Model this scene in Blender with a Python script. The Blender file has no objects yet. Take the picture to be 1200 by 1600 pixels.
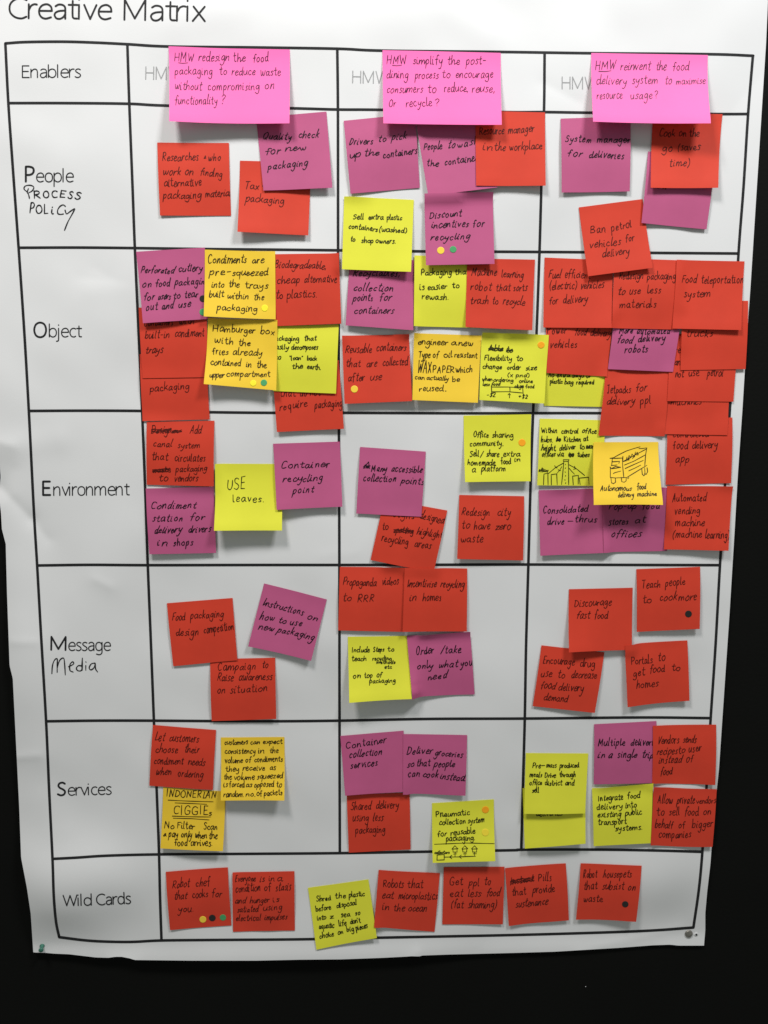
import bpy, math, random
import numpy as np

# ------------------------------------------------------------------ camera, light, exposure
scene = bpy.context.scene
COL = scene.collection
PITCH, YAW, ROLL = 0.1413, -0.0281, 0.0044      # solved from the printed table (seen at 1200 x 1600)
CX, CY, CD, FPX = 0.3715, 0.3654, 0.9068, 1250.0
X0W, Z0W = -0.40, 1.75                          # poster frame -> world: x = X + X0W, z = Z0W - Y

def rotm(p, y, r):
    c, s = math.cos, math.sin
    Rx = np.array([[1, 0, 0], [0, c(p), -s(p)], [0, s(p), c(p)]])
    Ry = np.array([[c(y), 0, s(y)], [0, 1, 0], [-s(y), 0, c(y)]])
    Rz = np.array([[c(r), -s(r), 0], [s(r), c(r), 0], [0, 0, 1]])
    return Rz @ Rx @ Ry
RM = rotm(PITCH, YAW, ROLL)

def w3(v): return (v[0], v[2], -v[1])
cam_data = bpy.data.cameras.new('camera')
cam = bpy.data.objects.new('camera', cam_data)
COL.objects.link(cam)
right, down, fwd = w3(RM[0]), w3(RM[1]), w3(RM[2])
from mathutils import Matrix, Vector
cam.matrix_world = Matrix(((right[0], -down[0], -fwd[0], CX + X0W),
                           (right[1], -down[1], -fwd[1], -CD),
                           (right[2], -down[2], -fwd[2], Z0W - CY),
                           (0, 0, 0, 1)))
cam_data.sensor_fit = 'HORIZONTAL'
cam_data.sensor_width = 36.0
cam_data.lens = FPX / 1200.0 * 36.0
cam_data.clip_start = 0.02
cam_data.clip_end = 50
cam_data.dof.use_dof = False
scene.camera = cam

world = bpy.data.worlds.new('World')
scene.world = world
world.use_nodes = True
bg = world.node_tree.nodes['Background']
bg.inputs[0].default_value = (0.94, 1.0, 0.95, 1)
bg.inputs[1].default_value = 0.205

def lamp(name, loc, target, size, power, col):
    d = bpy.data.lights.new(name, 'AREA')
    d.shape = 'RECTANGLE'; d.size = size[0]; d.size_y = size[1]
    d.energy = power; d.color = col
    o = bpy.data.objects.new(name, d)
    COL.objects.link(o)
    o.location = loc
    o.rotation_euler = (Vector(target) - Vector(loc)).to_track_quat('-Z', 'Y').to_euler()
    return o
# two ceiling lamps in front of the wall, one to each side: each note throws a shadow down and inward
lamp('ceiling_lamp', (-0.62, -0.95, 2.95), (-0.1, 0, 1.2), (0.42, 0.34), 26, (1.0, 0.975, 0.96))
lamp('ceiling_lamp', (0.80, -0.95, 2.95), (0.1, 0, 1.2), (0.42, 0.34), 27, (0.97, 0.98, 1.0))

scene.view_settings.view_transform = 'Standard'
scene.view_settings.look = 'None'
scene.view_settings.exposure = 0.0
scene.view_settings.gamma = 1.0
scene.cycles.use_denoising = True

# ------------------------------------------------------------------ helpers
def unproject(px, py, h):
    """picture point (1200 x 1600) -> poster-frame X, Y at height h (m) off the wall"""
    px = np.asarray(px, float); py = np.asarray(py, float); h = np.asarray(h, float)
    d0 = (px - 600) / FPX; d1 = (py - 800) / FPX
    dx = RM[0, 0]*d0 + RM[1, 0]*d1 + RM[2, 0]
    dy = RM[0, 1]*d0 + RM[1, 1]*d1 + RM[2, 1]
    dz = RM[0, 2]*d0 + RM[1, 2]*d1 + RM[2, 2]
    t = (CD - h) / dz
    return CX + dx*t, CY + dy*t

def sstep(a, b, x):
    t = np.clip((x - a) / (b - a), 0, 1)
    return t*t*(3 - 2*t)

_rs = np.random.RandomState(5)
_W = [(_rs.uniform(-1, 1, 2) * k, _rs.uniform(0, 6.28), a)
      for k, a, n in ((9, .0011, 5), (22, .00050, 8), (48, .00018, 10), (95, .00005, 12)) for _ in range(n)]
# creases and dents in the paper: x0, y0, x1, y1 in picture points, width m, height m
CREASE = [(-6, 752, 50, 812, .011, -.0019), (50, 812, 74, 842, .011, -.0013), (2, 764, 22, 733, .010, -.0007), (4, 790, 22, 772, .010, .0006), (74, 842, 110, 872, .03, -.0006), (128, 434, 196, 440, .011, -.0005), (146, 452, 190, 446, .014, .0005), (150, 420, 172, 432, .010, -.0004),
          (0, 690, 22, 696, .010, .0013), (0, 700, 90, 688, .016, .0010), (150, 905, 172, 916, .010, .0010), (24, 1000, 58, 1001, .005, .0007),
          (25, 1180, 62, 1178, .006, .0010), (540, 868, 556, 862, .010, .0004), (505, 868, 528, 862, .012, .0005), (60, 220, 90, 240, .03, .0012),
          (410, 60, 640, 30, .030, .0013), (280, 30, 380, 10, .02, .0011), (850, 130, 905, 160, .012, -.0008), (980, 60, 1100, 20, .03, -.0012),
          (700, 20, 760, 55, .02, .0012), (480, 690, 516, 1000, .03, .0007), (800, 1290, 815, 1290, .02, .0006), (640, 1495, 650, 1484, .006, .0010),
          (665, 1488, 745, 1486, .010, -.0008), (900, 1486, 1060, 1452, .012, .0012), (180, 1496, 210, 1498, .008, .0016), (75, 1250, 90, 1290, .02, .0008),
          (1030, 980, 1036, 960, .006, .0006), (700, 640, 690, 700, .02, .0008)]
def seg_d(X, Y, ax, ay, bx, by):
    vx, vy = bx - ax, by - ay
    t = np.clip(((X - ax)*vx + (Y - ay)*vy) / (vx*vx + vy*vy + 1e-12), 0, 1)
    return np.hypot(X - ax - t*vx, Y - ay - t*vy)
_CR = []
for (a, b, c, d, w, hh) in CREASE:
    ax, ay = unproject(a, b, .003); bx, by = unproject(c, d, .003)
    _CR.append((float(ax), float(ay), float(bx), float(by), w, hh))
def paper_h(X, Y):
    """height of the hanging sheet off the wall"""
    X = np.asarray(X, float); Y = np.asarray(Y, float)
    h = np.full(np.broadcast(X, Y).shape, .0042)
    for k, p, a in _W:
        h = h + a*np.sin(k[0]*X + k[1]*Y + p)
    for ax, ay, bx, by, w, hh in _CR:
        d = seg_d(X, Y, ax, ay, bx, by)
        h = h + (hh*np.exp(-(np.sqrt(d*d + 1.2e-6) - .0011)/w) if w < .0125 else hh*np.exp(-(d/w)**2))
    # left margin bellies out, the foot curls where it hangs free between the pins
    h = h + .0045*np.exp(-((X + .02)/.03)**2)*np.exp(-((Y - .62)/.22)**2)
    h = h + .0040*sstep(.955, 1.035, Y)*np.exp(-((X - .34)/.26)**2)
    h = h + .0030*sstep(.10, .0, X)*sstep(.80, .93, Y)*sstep(1.03, .97, Y)
    h = h + .0035*np.exp(-((X - .755)/.03)**2)*np.exp(-((Y - .88)/.07)**2)
    # above both lower corners the sheet bellies out, dips at the pins and flips up at the rim
    h = h + .0125*np.exp(-((Y - .945)/.055)**2)*np.exp(-((X - .03)/.10)**2)
    h = h + .0075*np.exp(-((Y - .955)/.050)**2)*np.exp(-((X - .74)/.09)**2)
    h = h + .0024*sstep(1.022, 1.048, Y)
    return np.maximum(h, .0012)

# height map of everything already stuck on the poster (1 mm cells)
HX0, HY0, CELL = -.10, -.12, .001
HN, HM = 1000, 1260
_gx = HX0 + np.arange(HN)*CELL; _gy = HY0 + np.arange(HM)*CELL
HMAP = paper_h(_gx[None, :], _gy[:, None])
def h_at(X, Y):
    fx = np.clip((X - HX0)/CELL, 0, HN - 2); fy = np.clip((Y - HY0)/CELL, 0, HM - 2)
    ix = fx.astype(int); iy = fy.astype(int); tx = fx - ix; ty = fy - iy
    return (HMAP[iy, ix]*(1-tx)*(1-ty) + HMAP[iy, ix+1]*tx*(1-ty) + HMAP[iy+1, ix]*(1-tx)*ty + HMAP[iy+1, ix+1]*tx*ty)

def mat(name, col, rough=.6, spec=.35, bump=0, bscale=900, var=0, vscale=12, metal=0, sheen=0, col2=None, trans=0):
    m = bpy.data.materials.new(name); m.use_nodes = True
    nt = m.node_tree; b = nt.nodes['Principled BSDF']
    b.inputs['Base Color'].default_value = (*col, 1)
    b.inputs['Roughness'].default_value = rough
    b.inputs['Specular IOR Level'].default_value = spec
    b.inputs['Metallic'].default_value = metal
    tc = nt.nodes.new('ShaderNodeTexCoord')
    if sheen:
        b.inputs['Sheen Weight'].default_value = sheen
    if var or col2:
        n = nt.nodes.new('ShaderNodeTexNoise'); n.inputs['Scale'].default_value = vscale; n.inputs['Detail'].default_value = 6
        n.inputs['Roughness'].default_value = .6
        nt.links.new(tc.outputs['Object'], n.inputs['Vector'])
        r = nt.nodes.new('ShaderNodeValToRGB')
        c2 = col2 or tuple(max(0, c*(1 - var)) for c in col)
        r.color_ramp.elements[0].color = (*c2, 1); r.color_ramp.elements[0].position = .3
        r.color_ramp.elements[1].color = (*tuple(min(1, c*(1 + var*.4)) for c in col), 1); r.color_ramp.elements[1].position = .7
        nt.links.new(n.outputs['Fac'], r.inputs['Fac'])
        nt.links.new(r.outputs['Color'], b.inputs['Base Color'])
    if bump:
        n2 = nt.nodes.new('ShaderNodeTexNoise'); n2.inputs['Scale'].default_value = bscale; n2.inputs['Detail'].default_value = 3
        nt.links.new(tc.outputs['Object'], n2.inputs['Vector'])
        bp = nt.nodes.new('ShaderNodeBump'); bp.inputs['Strength'].default_value = bump; bp.inputs['Distance'].default_value = .0004
        nt.links.new(n2.outputs['Fac'], bp.inputs['Height'])
        nt.links.new(bp.outputs['Normal'], b.inputs['Normal'])
    return m

PAPER = {
    'R': mat('red_note_paper', (.67, .053, .025), .62, .25, .15, 1400, .07, 20),
    'P': mat('purple_note_paper', (.52, .104, .236), .62, .25, .15, 1400, .06, 20),
    'Y': mat('lime_note_paper', (.78, .77, .050), .62, .25, .15, 1400, .04, 20),
    'G': mat('golden_note_paper', (.90, .60, .040), .62, .25, .15, 1400, .04, 20),
    'K': mat('pink_note_paper', (.98, .17, .47), .62, .25, .12, 1400, .03, 20),
}
INK = {
    'R': mat('ink_on_red', (.075, .008, .005), .5, .2), 'P': mat('ink_on_purple', (.014, .006, .012), .5, .2),
    'Y': mat('ink_on_lime', (.022, .024, .004), .5, .2), 'G': mat('ink_on_gold', (.028, .016, .004), .5, .2),
    'K': mat('ink_on_pink', (.085, .004, .040), .5, .2),
}
M_PAPER = mat('poster_paper', (.78, .78, .775), .42, .30, .10, 700, .03, 5)
M_PRINT = mat('printed_black', (.020, .020, .021), .5, .2, 0, 0, .25, 60)
M_GREY = mat('printed_grey', (.36, .36, .36), .5, .3)
M_MARK = mat('marker_ink', (.012, .012, .013), .5, .25)
M_WALL = mat('black_wall', (.0052, .0054, .0046), .75, .08, .8, 240, .15, 3)
DOTM = {'yellow': mat('yellow_dot', (.95, .66, .06), .5, .3), 'green': mat('green_dot', (.07, .36, .13), .5, .3),
        'black': mat('black_dot', (.022, .020, .018), .5, .3), 'orange': mat('orange_dot', (1.0, .40, .015), .5, .3),
        'pale yellow': mat('pale_yellow_dot', (.93, .72, .05), .5, .3), 'lime': mat('lime_dot', (.98, .86, .03), .5, .3)}

def mesh_obj(name, V, F, m, parent=None, origin=(0, 0, 0), smooth=True):
    me = bpy.data.meshes.new(name)
    V = np.asarray(V, float) - np.asarray(origin, float)
    me.from_pydata(V.tolist(), [], F)
    me.materials.append(m)
    if smooth: me.polygons.foreach_set('use_smooth', [True]*len(me.polygons))
    me.update()
    o = bpy.data.objects.new(name, me); COL.objects.link(o)
    if parent is not None:
        o.parent = parent          # built in the parent's local frame
    else:
        o.location = origin
    return o

def tag(o, label=None, cat=None, group=None, kind=None):
    if label: o['label'] = label
    if cat: o['category'] = cat
    if group: o['group'] = group
    if kind: o['kind'] = kind

# ------------------------------------------------------------------ handwriting: single-stroke glyphs (x-height 10)
HAND = {
'a': (9.5, "8,8.6 5,10 1.8,8.3 .3,4.5 1.2,.8 3.6,.4 6.6,3.5 8,9.3! 7.6,3 8.6,.4 10.4,.8"), 'b': (8.5, "0,19! .2,9 .1,.6! 1.6,7.5 4.6,9.8 7.2,8 7,3 4,.2 .4,1.4"),
'c': (8, "7.2,8.2 4.8,10 1.8,8.2 .4,4.6 1.8,.9 4.6,.1 7.8,2"), 'd': (9.5, "7.6,8.2 4.6,9.8 1.4,8 .3,4.3 1.7,.5 4.6,.8 7.4,5 8.5,19! 8,6 8.3,.6 10,.8"),
'e': (8, ".8,4.8 5.6,5.8 7,8 5,10 2.4,9 .5,5.2 1.5,.9 4.6,0 7.8,2"), 'f': (7.5, "8.5,17 6.4,18.6 4.2,16 3.6,8 3.2,-1.5;.2,9.4! 7,10"),
'g': (9, "7.6,8.8 4.4,10 1.2,7.4 .9,3.5 3.4,1.2 6.4,3.8 7.8,9.4! 7.9,-3.5 5.2,-8.6 1,-7 -.4,-5"), 'h': (8.8, ".4,19! .2,8 0,.2! 2,7 5,9.8 7,7.6 7.1,3 7.6,.2"),
'i': (3.6, ".2,9.4! .1,2.4 1.2,.2 3,1;.6,13.4! 1.1,14.2"), 'j': (5, "3,9.4! 3,-4 1,-8 -2,-6.5;3.4,13.4! 3.9,14.2"), 'k': (8, ".3,18.6! .1,.2!;6.6,9.6! .6,4.3! 4.2,3.6 7.4,.2"),
'l': (3.6, ".6,18.8! .2,5 .8,.6 3,.8"), 'm': (14, ".2,9.6! 0,.2! 1.8,7 4.2,9.8 5.9,7.6 6,.3! 7.6,7 10.2,9.8 12,7.4 12.3,.3"),
'n': (8.8, ".2,9.6! 0,.2! 2,7.2 4.9,9.8 6.9,7.4 7.1,2.4 8,.2"), 'o': (9, "4.6,10 1.4,8 .3,4.3 2.2,.5 5.4,.4 7.7,4 7.2,8.2 4.4,10 3,9"),
'p': (8.5, ".4,9.4! .1,-1 -.2,-9!;.2,5.5 2.4,9.2 5.6,9.8 7.2,6.6 5.6,1.6 2.4,.2 .3,1.6"), 'q': (9, "7.6,8.6 4.4,10 1.2,7.4 .9,3 3.4,.8 6.6,3.6 7.8,9.4! 7.7,-9"),
'r': (6.2, ".4,9.6! .1,.2! 1,5.6 3.6,9.2 6.2,9.2"), 's': (6.8, "6.4,9 4.2,10.1 2,9 2.2,6.8 4.6,4.9 5.5,2.4 3.6,.2 .2,.6"),
't': (6.8, "3.4,16.5! 3,5 3.6,.9 5.4,.1 7.4,1.4;.2,11! 7,11.8"), 'u': (9, ".4,9.6! .2,3.6 2,.4 4.8,1 7.4,6 8,9.8! 7.8,3 8.8,.3"), 'v': (8, ".2,9.8! 3.4,.2! 5.6,5 7.6,10"),
'w': (11.5, ".2,9.8! 1.4,3 3,.3 4.6,3 5.6,8! 6.4,2.4 8.2,.3 10,4.5 11,9.8"), 'x': (8, ".3,9.6! 7.4,.2;7.2,9.8! .1,0"), 'y': (8.8, ".3,9.6! .9,5 3.2,3.2 6,5.4 7.8,9.8! 7,1.6 4.8,-6.2 2,-8.6 -.6,-7"),
'z': (8, ".4,9.4! 7.2,9.6! .2,.4! 7.8,.6"),
'A': (12, ".2,0! 5,17.6! 9.4,0;2,6.4! 8.6,6.8"), 'B': (10.5, ".6,17.4! .2,.2;.4,17 5,17.6 7.4,14.4 5.4,10.4 1,9.4! 6.2,8.6 8.8,5 6.4,.8 .2,.2"), 'C': (11, "9.6,15 6.6,17.4 2.6,15.4 .5,9 1.8,2.6 5,.2 9.6,2.2"),
'D': (11.5, ".8,17! .4,.3;-.4,16.6 5.4,16.6 9.6,11.6 8.6,4.4 4,.4 .2,.4"), 'E': (9.5, "7.6,17.2! .7,16.8! .4,.3! 7.8,.5;.5,9! 6.4,9.2"), 'F': (9.5, "8.6,17.4! .8,16.6! .3,0;.6,9! 6.6,9.4"),
'G': (12, "9.8,15 6.6,17.4 2.4,15 .5,8.8 2,2 5.6,.1 9,1.6 10,7.2! 6,7.4"), 'H': (12, ".5,17.4! .2,0;9.6,17.4! 9.4,0;.4,8.6! 9.5,9.2"), 'I': (4.5, "1.4,17.4! 1.2,0"), 'J': (8.5, "1,17! 8,17.4;5.4,17.2! 5.2,4 3.2,.2 .4,2"),
'K': (10.5, ".6,17.4! .4,0;8.6,17! 1.2,8.4! 9,0"), 'L': (8.5, ".7,17.4! .4,.4! 7.6,.6"), 'M': (14.5, ".3,0! 1.4,17! 6.4,5.2! 11.6,17.4! 12.6,0"), 'N': (12, ".4,0! .8,17! 9,1! 9.4,17.6"), 'O': (12.5, "6,17.4 2,14.8 .5,8.4 2.4,2 6.2,.2 10,3.6 10.6,10 8.4,16 5.4,17.4"),
'P': (10, ".6,17.2! .3,0;.2,16 4.6,17.6 8.2,14.6 7,9.8 3.6,8 .5,8.2"), 'Q': (12.5, "6,17.4 2,14.8 .5,8.4 2.4,2 6.2,.2 10,3.6 10.6,10 8.4,16 5.4,17.4;6.4,4! 11.4,-1.4"), 'R': (10.5, ".6,17.2! .3,0;.2,16 4.6,17.6 8,14.6 6.8,10 1,8.6! 4,6 9,0"),
'S': (9.5, "8.2,15.4 5.4,17.4 1.8,15.6 2,11.4 6,8.6 8,4.8 5.8,.8 2.6,0 .2,2.2"), 'T': (10.5, ".2,17! 9.8,17.4;5,17.2! 4.8,0"), 'U': (11, ".6,17.4! .6,5 3.4,.3 7.4,1.4 9.4,7 9.6,17.4"), 'V': (10.5, ".3,17.4! 4.8,.2! 9.6,17.4"),
'W': (16, ".3,17.2! 3.4,.2! 7.4,12! 10.6,.2! 14.6,17.4"), 'X': (10.5, ".4,17! 9,0;9,17.4! .2,0"), 'Y': (10.5, ".4,17.2! 4.8,9!;9.4,17.4! 3.4,0"), 'Z': (10, ".5,17! 9,17.2! .4,.3! 9.4,.5"),
'2': (9, ".8,13.6 3.4,17 7,15 6.4,10 .5,.4! 8,.4"), '$': (9, "7.6,14 4.4,15.8 1.4,13.4 4,9 7,5.4 4.8,1.4 .6,2.4;4.6,18.6! 3.8,-2"), '+': (9.5, ".4,7.6! 8,7.8;4.2,11.6! 4,3.6"), '-': (7.5, ".6,6.6! 6.4,7"),
'&': (9, "7.4,1 2.6,8.4 4,11.6 5,9 1.2,4.2 2.4,.8 6.8,5"), '(': (5.5, "4.4,18.6 1.4,12 1,4 3.6,-3.6"), ')': (5.5, ".6,18.6 3.6,12.4 3.6,3.6 .4,-3.6"), '.': (3.5, ".8,.2! 1.2,.6"), ',': (3.8, "1.2,1.2! .2,-2.6"),
'?': (8.5, "1,14.6 3.6,17.8 7,15.4 5.6,10.6 3.6,7.6 3.6,4.6!;3.6,.6! 3.9,.9"), '/': (8, "7,19! .2,-3"), '"': (5, ".6,18! .5,14.6;3.2,18.2! 3,14.8"), "'": (2.6, ".8,18! .5,14.6"),
}
PRINT = {
'C': (12.4, "11,12.9 8,14.2 4.2,13.4 1.3,10.6 .5,7 1.3,3.4 4.2,.6 8,-.2 11,1.1"), 'r': (6.0, "0,10! 0,0;0,5.6 1.4,8.8 3.4,10 5,9.8"),
'e': (9.6, ".5,5.4! 8.3,5.4! 7.8,8.2 6.2,9.8 4.4,10.1 2.2,9.2 .8,7.2 .4,5 .8,2.6 2.3,.6 4.7,-.1 7.8,.9"), 'a': (9.0, ".9,8.8 2.8,10 5.2,9.8 6.7,8.4 7,6.2! 7,0;7,5.8! 3.2,5.4 1,4.2 .4,2.3 1.6,.2 3.9,-.1 6,1.4 7,3.6"),
't': (6.4, "2.5,12.8! 2.5,2.8 3.2,.5 5.4,.2;0,9.9! 5.4,9.9"), 'i': (3.2, "0,10! 0,0;0,13.7! .02,14.1"), 'v': (8.6, "0,10! 3.8,0! 7.6,10"), 'M': (15, "0,0! 0,14! 6,1! 12,14! 12,0"), 'x': (8, ".3,10! 7,0;6.8,10! 0,0"),
'E': (9.2, "7,14! 0,14! 0,0! 7.3,0;0,7.3! 6.4,7.3"), 'n': (9.8, "0,10! 0,0;0,5.6 1.4,8.6 4,10.1 6.2,9.2 7,6.4! 7,0"), 'b': (10, "0,15.2! 0,0;0,5 1,8.5 4,10.1 7,8.7 8.1,5 7,1.3 4,-.1 1,1.5 0,5"), 'l': (3.2, "0,15.2! 0,0"),
's': (7.4, "5.7,9.2 3.6,10.1 1.3,9.3 .7,7.4 2.8,5.5 5.3,3.8 5.8,1.7 3.9,0 1.9,-.1 .1,.8"), 'H': (12.4, "0,14! 0,0;9.4,14! 9.4,0;0,7.3! 9.4,7.3"), 'W': (16.4, "0,14! 3.8,0! 7.6,13.6! 11.4,0! 15.2,14"),
'P': (9.4, "0,0! 0,14! 3.6,14 7.2,12.9 8.2,10.3 7,7.6 3.8,6.3 0,6.3"), 'o': (10.2, "4.4,10.1 1.4,8.7 .4,5 1.4,1.3 4.4,-.1 7.4,1.3 8.4,5 7.4,8.7 4.4,10.1"), 'p': (10, "0,10! 0,-5.2;0,5 1,8.5 4,10.1 7,8.7 8.1,5 7,1.3 4,-.1 1,1.5 0,5"),
'O': (14.4, "6.4,14.3 2.2,12.4 .5,7 2.2,1.6 6.4,-.3 10.6,1.6 12.3,7 10.6,12.4 6.4,14.3"), 'j': (3.6, ".6,10! .6,-2.6 -.1,-4.6 -1.8,-5.1;.6,13.7! .62,14.1"), 'c': (8.2, "6.9,9.3 4.8,10.1 1.8,8.9 .4,5 1.8,1.1 4.8,-.1 6.9,.8"),
'm': (15, "0,10! 0,0;0,5.6 1.4,8.6 3.6,10.1 5.6,9 6.2,6.4! 6.2,0;6.2,5.6 7.8,8.8 10,10.1 11.9,9 12.4,6.4! 12.4,0"), 'g': (10.2, "8,10! 8,-1.4 6.9,-4.2 4.2,-5.2 1.2,-4.4;8,5 7,8.6 4.2,10.1 1.3,8.7 .3,5 1.3,1.3 4.2,-.1 7,1.4 8,5"),
'S': (9.0, "7.4,13 5,14.3 2,13.4 .8,10.8 2.2,8.4 5.6,6.4 7.6,4 6.4,.8 3.4,-.3 .2,1"), 'd': (10.2, "8.1,15.2! 8.1,0;8.1,5 7.1,8.5 4.1,10.1 1.3,8.7 .3,5 1.3,1.3 4.1,-.1 7.1,1.5 8.1,5"),
}
def parse(font):
    out = {}
    for ch, (w, s) in font.items():
        st = []
        for part in s.split(';'):
            pts = []
            for tok in part.split():
                c = tok.endswith('!'); x, y = tok.rstrip('!').split(',')
                pts.append((float(x), float(y), c))
            st.append(pts)
        out[ch] = (w, st)
    return out
HAND = parse(HAND); PRINT = parse(PRINT)

def spline(pts, n=4):
    """Catmull-Rom through (x, y, corner) points"""
    segs, cur = [], []
    for i, p in enumerate(pts):
        cur.append((p[0], p[1]))
        if p[2] and len(cur) > 1: segs.append(cur); cur = [(p[0], p[1])]
    if len(cur) > 1: segs.append(cur)
    out = []
    for sg in segs:
        if len(sg) == 2:
            m = max(1, int(math.hypot(sg[1][0]-sg[0][0], sg[1][1]-sg[0][1])/4))
            q = [(sg[0][0] + (sg[1][0]-sg[0][0])*k/m, sg[0][1] + (sg[1][1]-sg[0][1])*k/m) for k in range(m + 1)]
        else:
            P = np.array(sg)
            if np.hypot(*(P[0] - P[-1])) < .01: a, b = P[-2], P[1]
            else: a, b = 2*P[0] - P[1], 2*P[-1] - P[-2]
            Q = np.vstack([a, P, b]); q = []
            for i in range(1, len(Q) - 2):
                for k in range(n):
                    t = k/n
                    q.append(tuple(.5*((2*Q[i]) + (-Q[i-1] + Q[i+1])*t + (2*Q[i-1] - 5*Q[i] + 4*Q[i+1] - Q[i+2])*t*t + (-Q[i-1] + 3*Q[i] - 3*Q[i+1] + Q[i+2])*t**3)))
            q.append(sg[-1])
        out += q if not out else q[1:]
    return out

def layout(text, x0, y0, x1, y1, xh, rng, font=HAND, slant=0., jit=1., gap=2.2, link=0., space=7.):
    """text -> list of polylines in picture points, fitted between the two ends of its baseline"""
    adv = 0
    for ch in text: adv += space if ch == ' ' else font[ch][0] + gap
    adv -= gap
    g = font[text[-1]]; adv -= max(0, g[0] - max(p[0] for st in g[1] for p in st))
    L = math.hypot(x1 - x0, y1 - y0); ux, uy = (x1 - x0)/L, (y1 - y0)/L
    sy = xh/10.; sx = min(L/adv, sy*2.4)
    out = []; pen = 0; last = None
    drift = rng.uniform(-1, 1); wsl = rng.uniform(-.07, .07)*jit
    for ch in text:
        if ch == ' ': pen += space; last = None; continue
        w, strokes = font[ch]
        js = 1 + rng.uniform(-.13, .13)*jit; jy = rng.uniform(-.8, .8)*jit; sl = slant + wsl + rng.uniform(-.08, .08)*jit
        drift = .8*drift + .5*rng.uniform(-1, 1); jw = 1 + rng.uniform(-.15, .08)*jit
        first = None; end = None
        for st in strokes:
            p2 = [(x + rng.uniform(-.42, .42)*jit, y + rng.uniform(-.5, .5)*jit, c) for x, y, c in st]
            poly = []
            for (x, y) in spline(p2):
                gx = (pen + (w - w*jw)*.5 + x*jw)*sx; gy = (y*js + jy + drift*jit)*sy; gx += gy*sl
                poly.append((x0 + ux*gx + uy*gy, y0 + uy*gx - ux*gy))
            if first is None: first = poly[0]; fl = strokes[0][0][1] if strokes[0][0][0] < 2 else 99
            out.append(poly); 
            if end is None: end = (poly[-1], strokes[0][-1][1])
        if last is not None and link and rng.random() < link and -1 <= last[1] < 5 and fl < 11:
            out.append([last[0], ((last[0][0]*.5 + first[0]*.5), max(last[0][1], first[1])*.6 + min(last[0][1], first[1])*.4), first])
        last = end if len(strokes) == 1 and ch not in 'sSbp.,' else None
        pen += w + gap
    return out

def scribble(x0, y0, x1, y1, xh, rng, n=4):
    out = []
    for k in range(n):
        yy = -xh*(.15 + .8*k/n); pl = []
        m = max(3, int(abs(x1 - x0)/4))
        for i in range(m + 1):
            t = i/m
            pl.append((x0 + (x1-x0)*t, y0 + (y1-y0)*t + yy + rng.uniform(-.18, .18)*xh + (-.25*xh if i % 2 else .05*xh)))
        out.append(pl)
    return out

class Ribbons:
    """flat ink strokes laid on a surface; surf(px, py, lift) gives world points for picture points"""
    def __init__(s, surf): s.surf = surf; s.px = []; s.py = []; s.lift = []; s.F = []; s.k = 0
    def add(s, poly, w, rng=None, caps=True):
        P = np.array(poly, float)
        # break the stroke at sharp corners so that both arms keep their width
        if len(P) > 2:
            D = np.diff(P, axis=0); A = np.arctan2(D[:, 1], D[:, 0]); dA = np.abs((np.diff(A) + math.pi) % (2*math.pi) - math.pi)
            cut = [i + 1 for i in range(len(dA)) if dA[i] > .75]
            if cut:
                last = 0
                for c in cut + [len(P) - 1]:
                    if c > last: s._add(P[last:c+1], w, rng, caps)
                    last = c
                return
        s._add(P, w, rng, caps)
    def _add(s, P, w, rng, caps):
        keep = [0]
        for i in range(1, len(P)):
            if np.hypot(*(P[i] - P[keep[-1]])) > .12: keep.append(i)
        P = P[keep]
        if len(P) < 2: P = np.vstack([P[0], P[0] + [w*.3, 0]])
        T = np.gradient(P, axis=0); T /= (np.hypot(T[:, 0], T[:, 1])[:, None] + 1e-9)
        N = np.stack([-T[:, 1], T[:, 0]], 1)
        ww = np.full(len(P), w*.5)
        if rng is not None:
            a = rng.uniform(0, 6.28)
            ww = ww*(1 + .16*np.sin(a + np.arange(len(P))*.7)); ww[-1] *= .75
        Lp = P + N*ww[:, None]; Rp = P - N*ww[:, None]
        b = len(s.px); n = len(P); lf = (s.k % 6)*.00001; s.k += 1
        for i in range(n):
            s.px += [Lp[i, 0], Rp[i, 0]]; s.py += [Lp[i, 1], Rp[i, 1]]; s.lift += [lf, lf]
        for i in range(n - 1): s.F.append((b+2*i, b+2*i+1, b+2*i+3, b+2*i+2))
        if caps:
            for e, r in ((0, ww[0]), (-1, ww[-1])):
                b = len(s.px)
                for q in range(7):
                    a = q/7*6.283
                    s.px.append(P[e, 0] + r*math.cos(a)); s.py.append(P[e, 1] + r*math.sin(a)); s.lift.append(lf + .000005)
                s.F.append(tuple(range(b, b + 7)))
    def build(s, name, m, parent, origin):
        V = s.surf(np.array(s.px), np.array(s.py), np.array(s.lift))
        return mesh_obj(name, V, s.F, m, parent, origin, smooth=False)

def skirt(top, back, nu, nv, b):
    """the cut edge of a sheet, on vertices of its own"""
    w = nu + 1
    loop = [i for i in range(nu)] + [j*w + nu for j in range(nv)] + [nv*w + i for i in range(nu, 0, -1)] + [j*w for j in range(nv, 0, -1)]
    m = len(loop)
    E = np.vstack([top[loop], back[loop]])
    return E, [(b + k, b + (k+1) % m, b + m + (k+1) % m, b + m + k) for k in range(m)]

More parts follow.
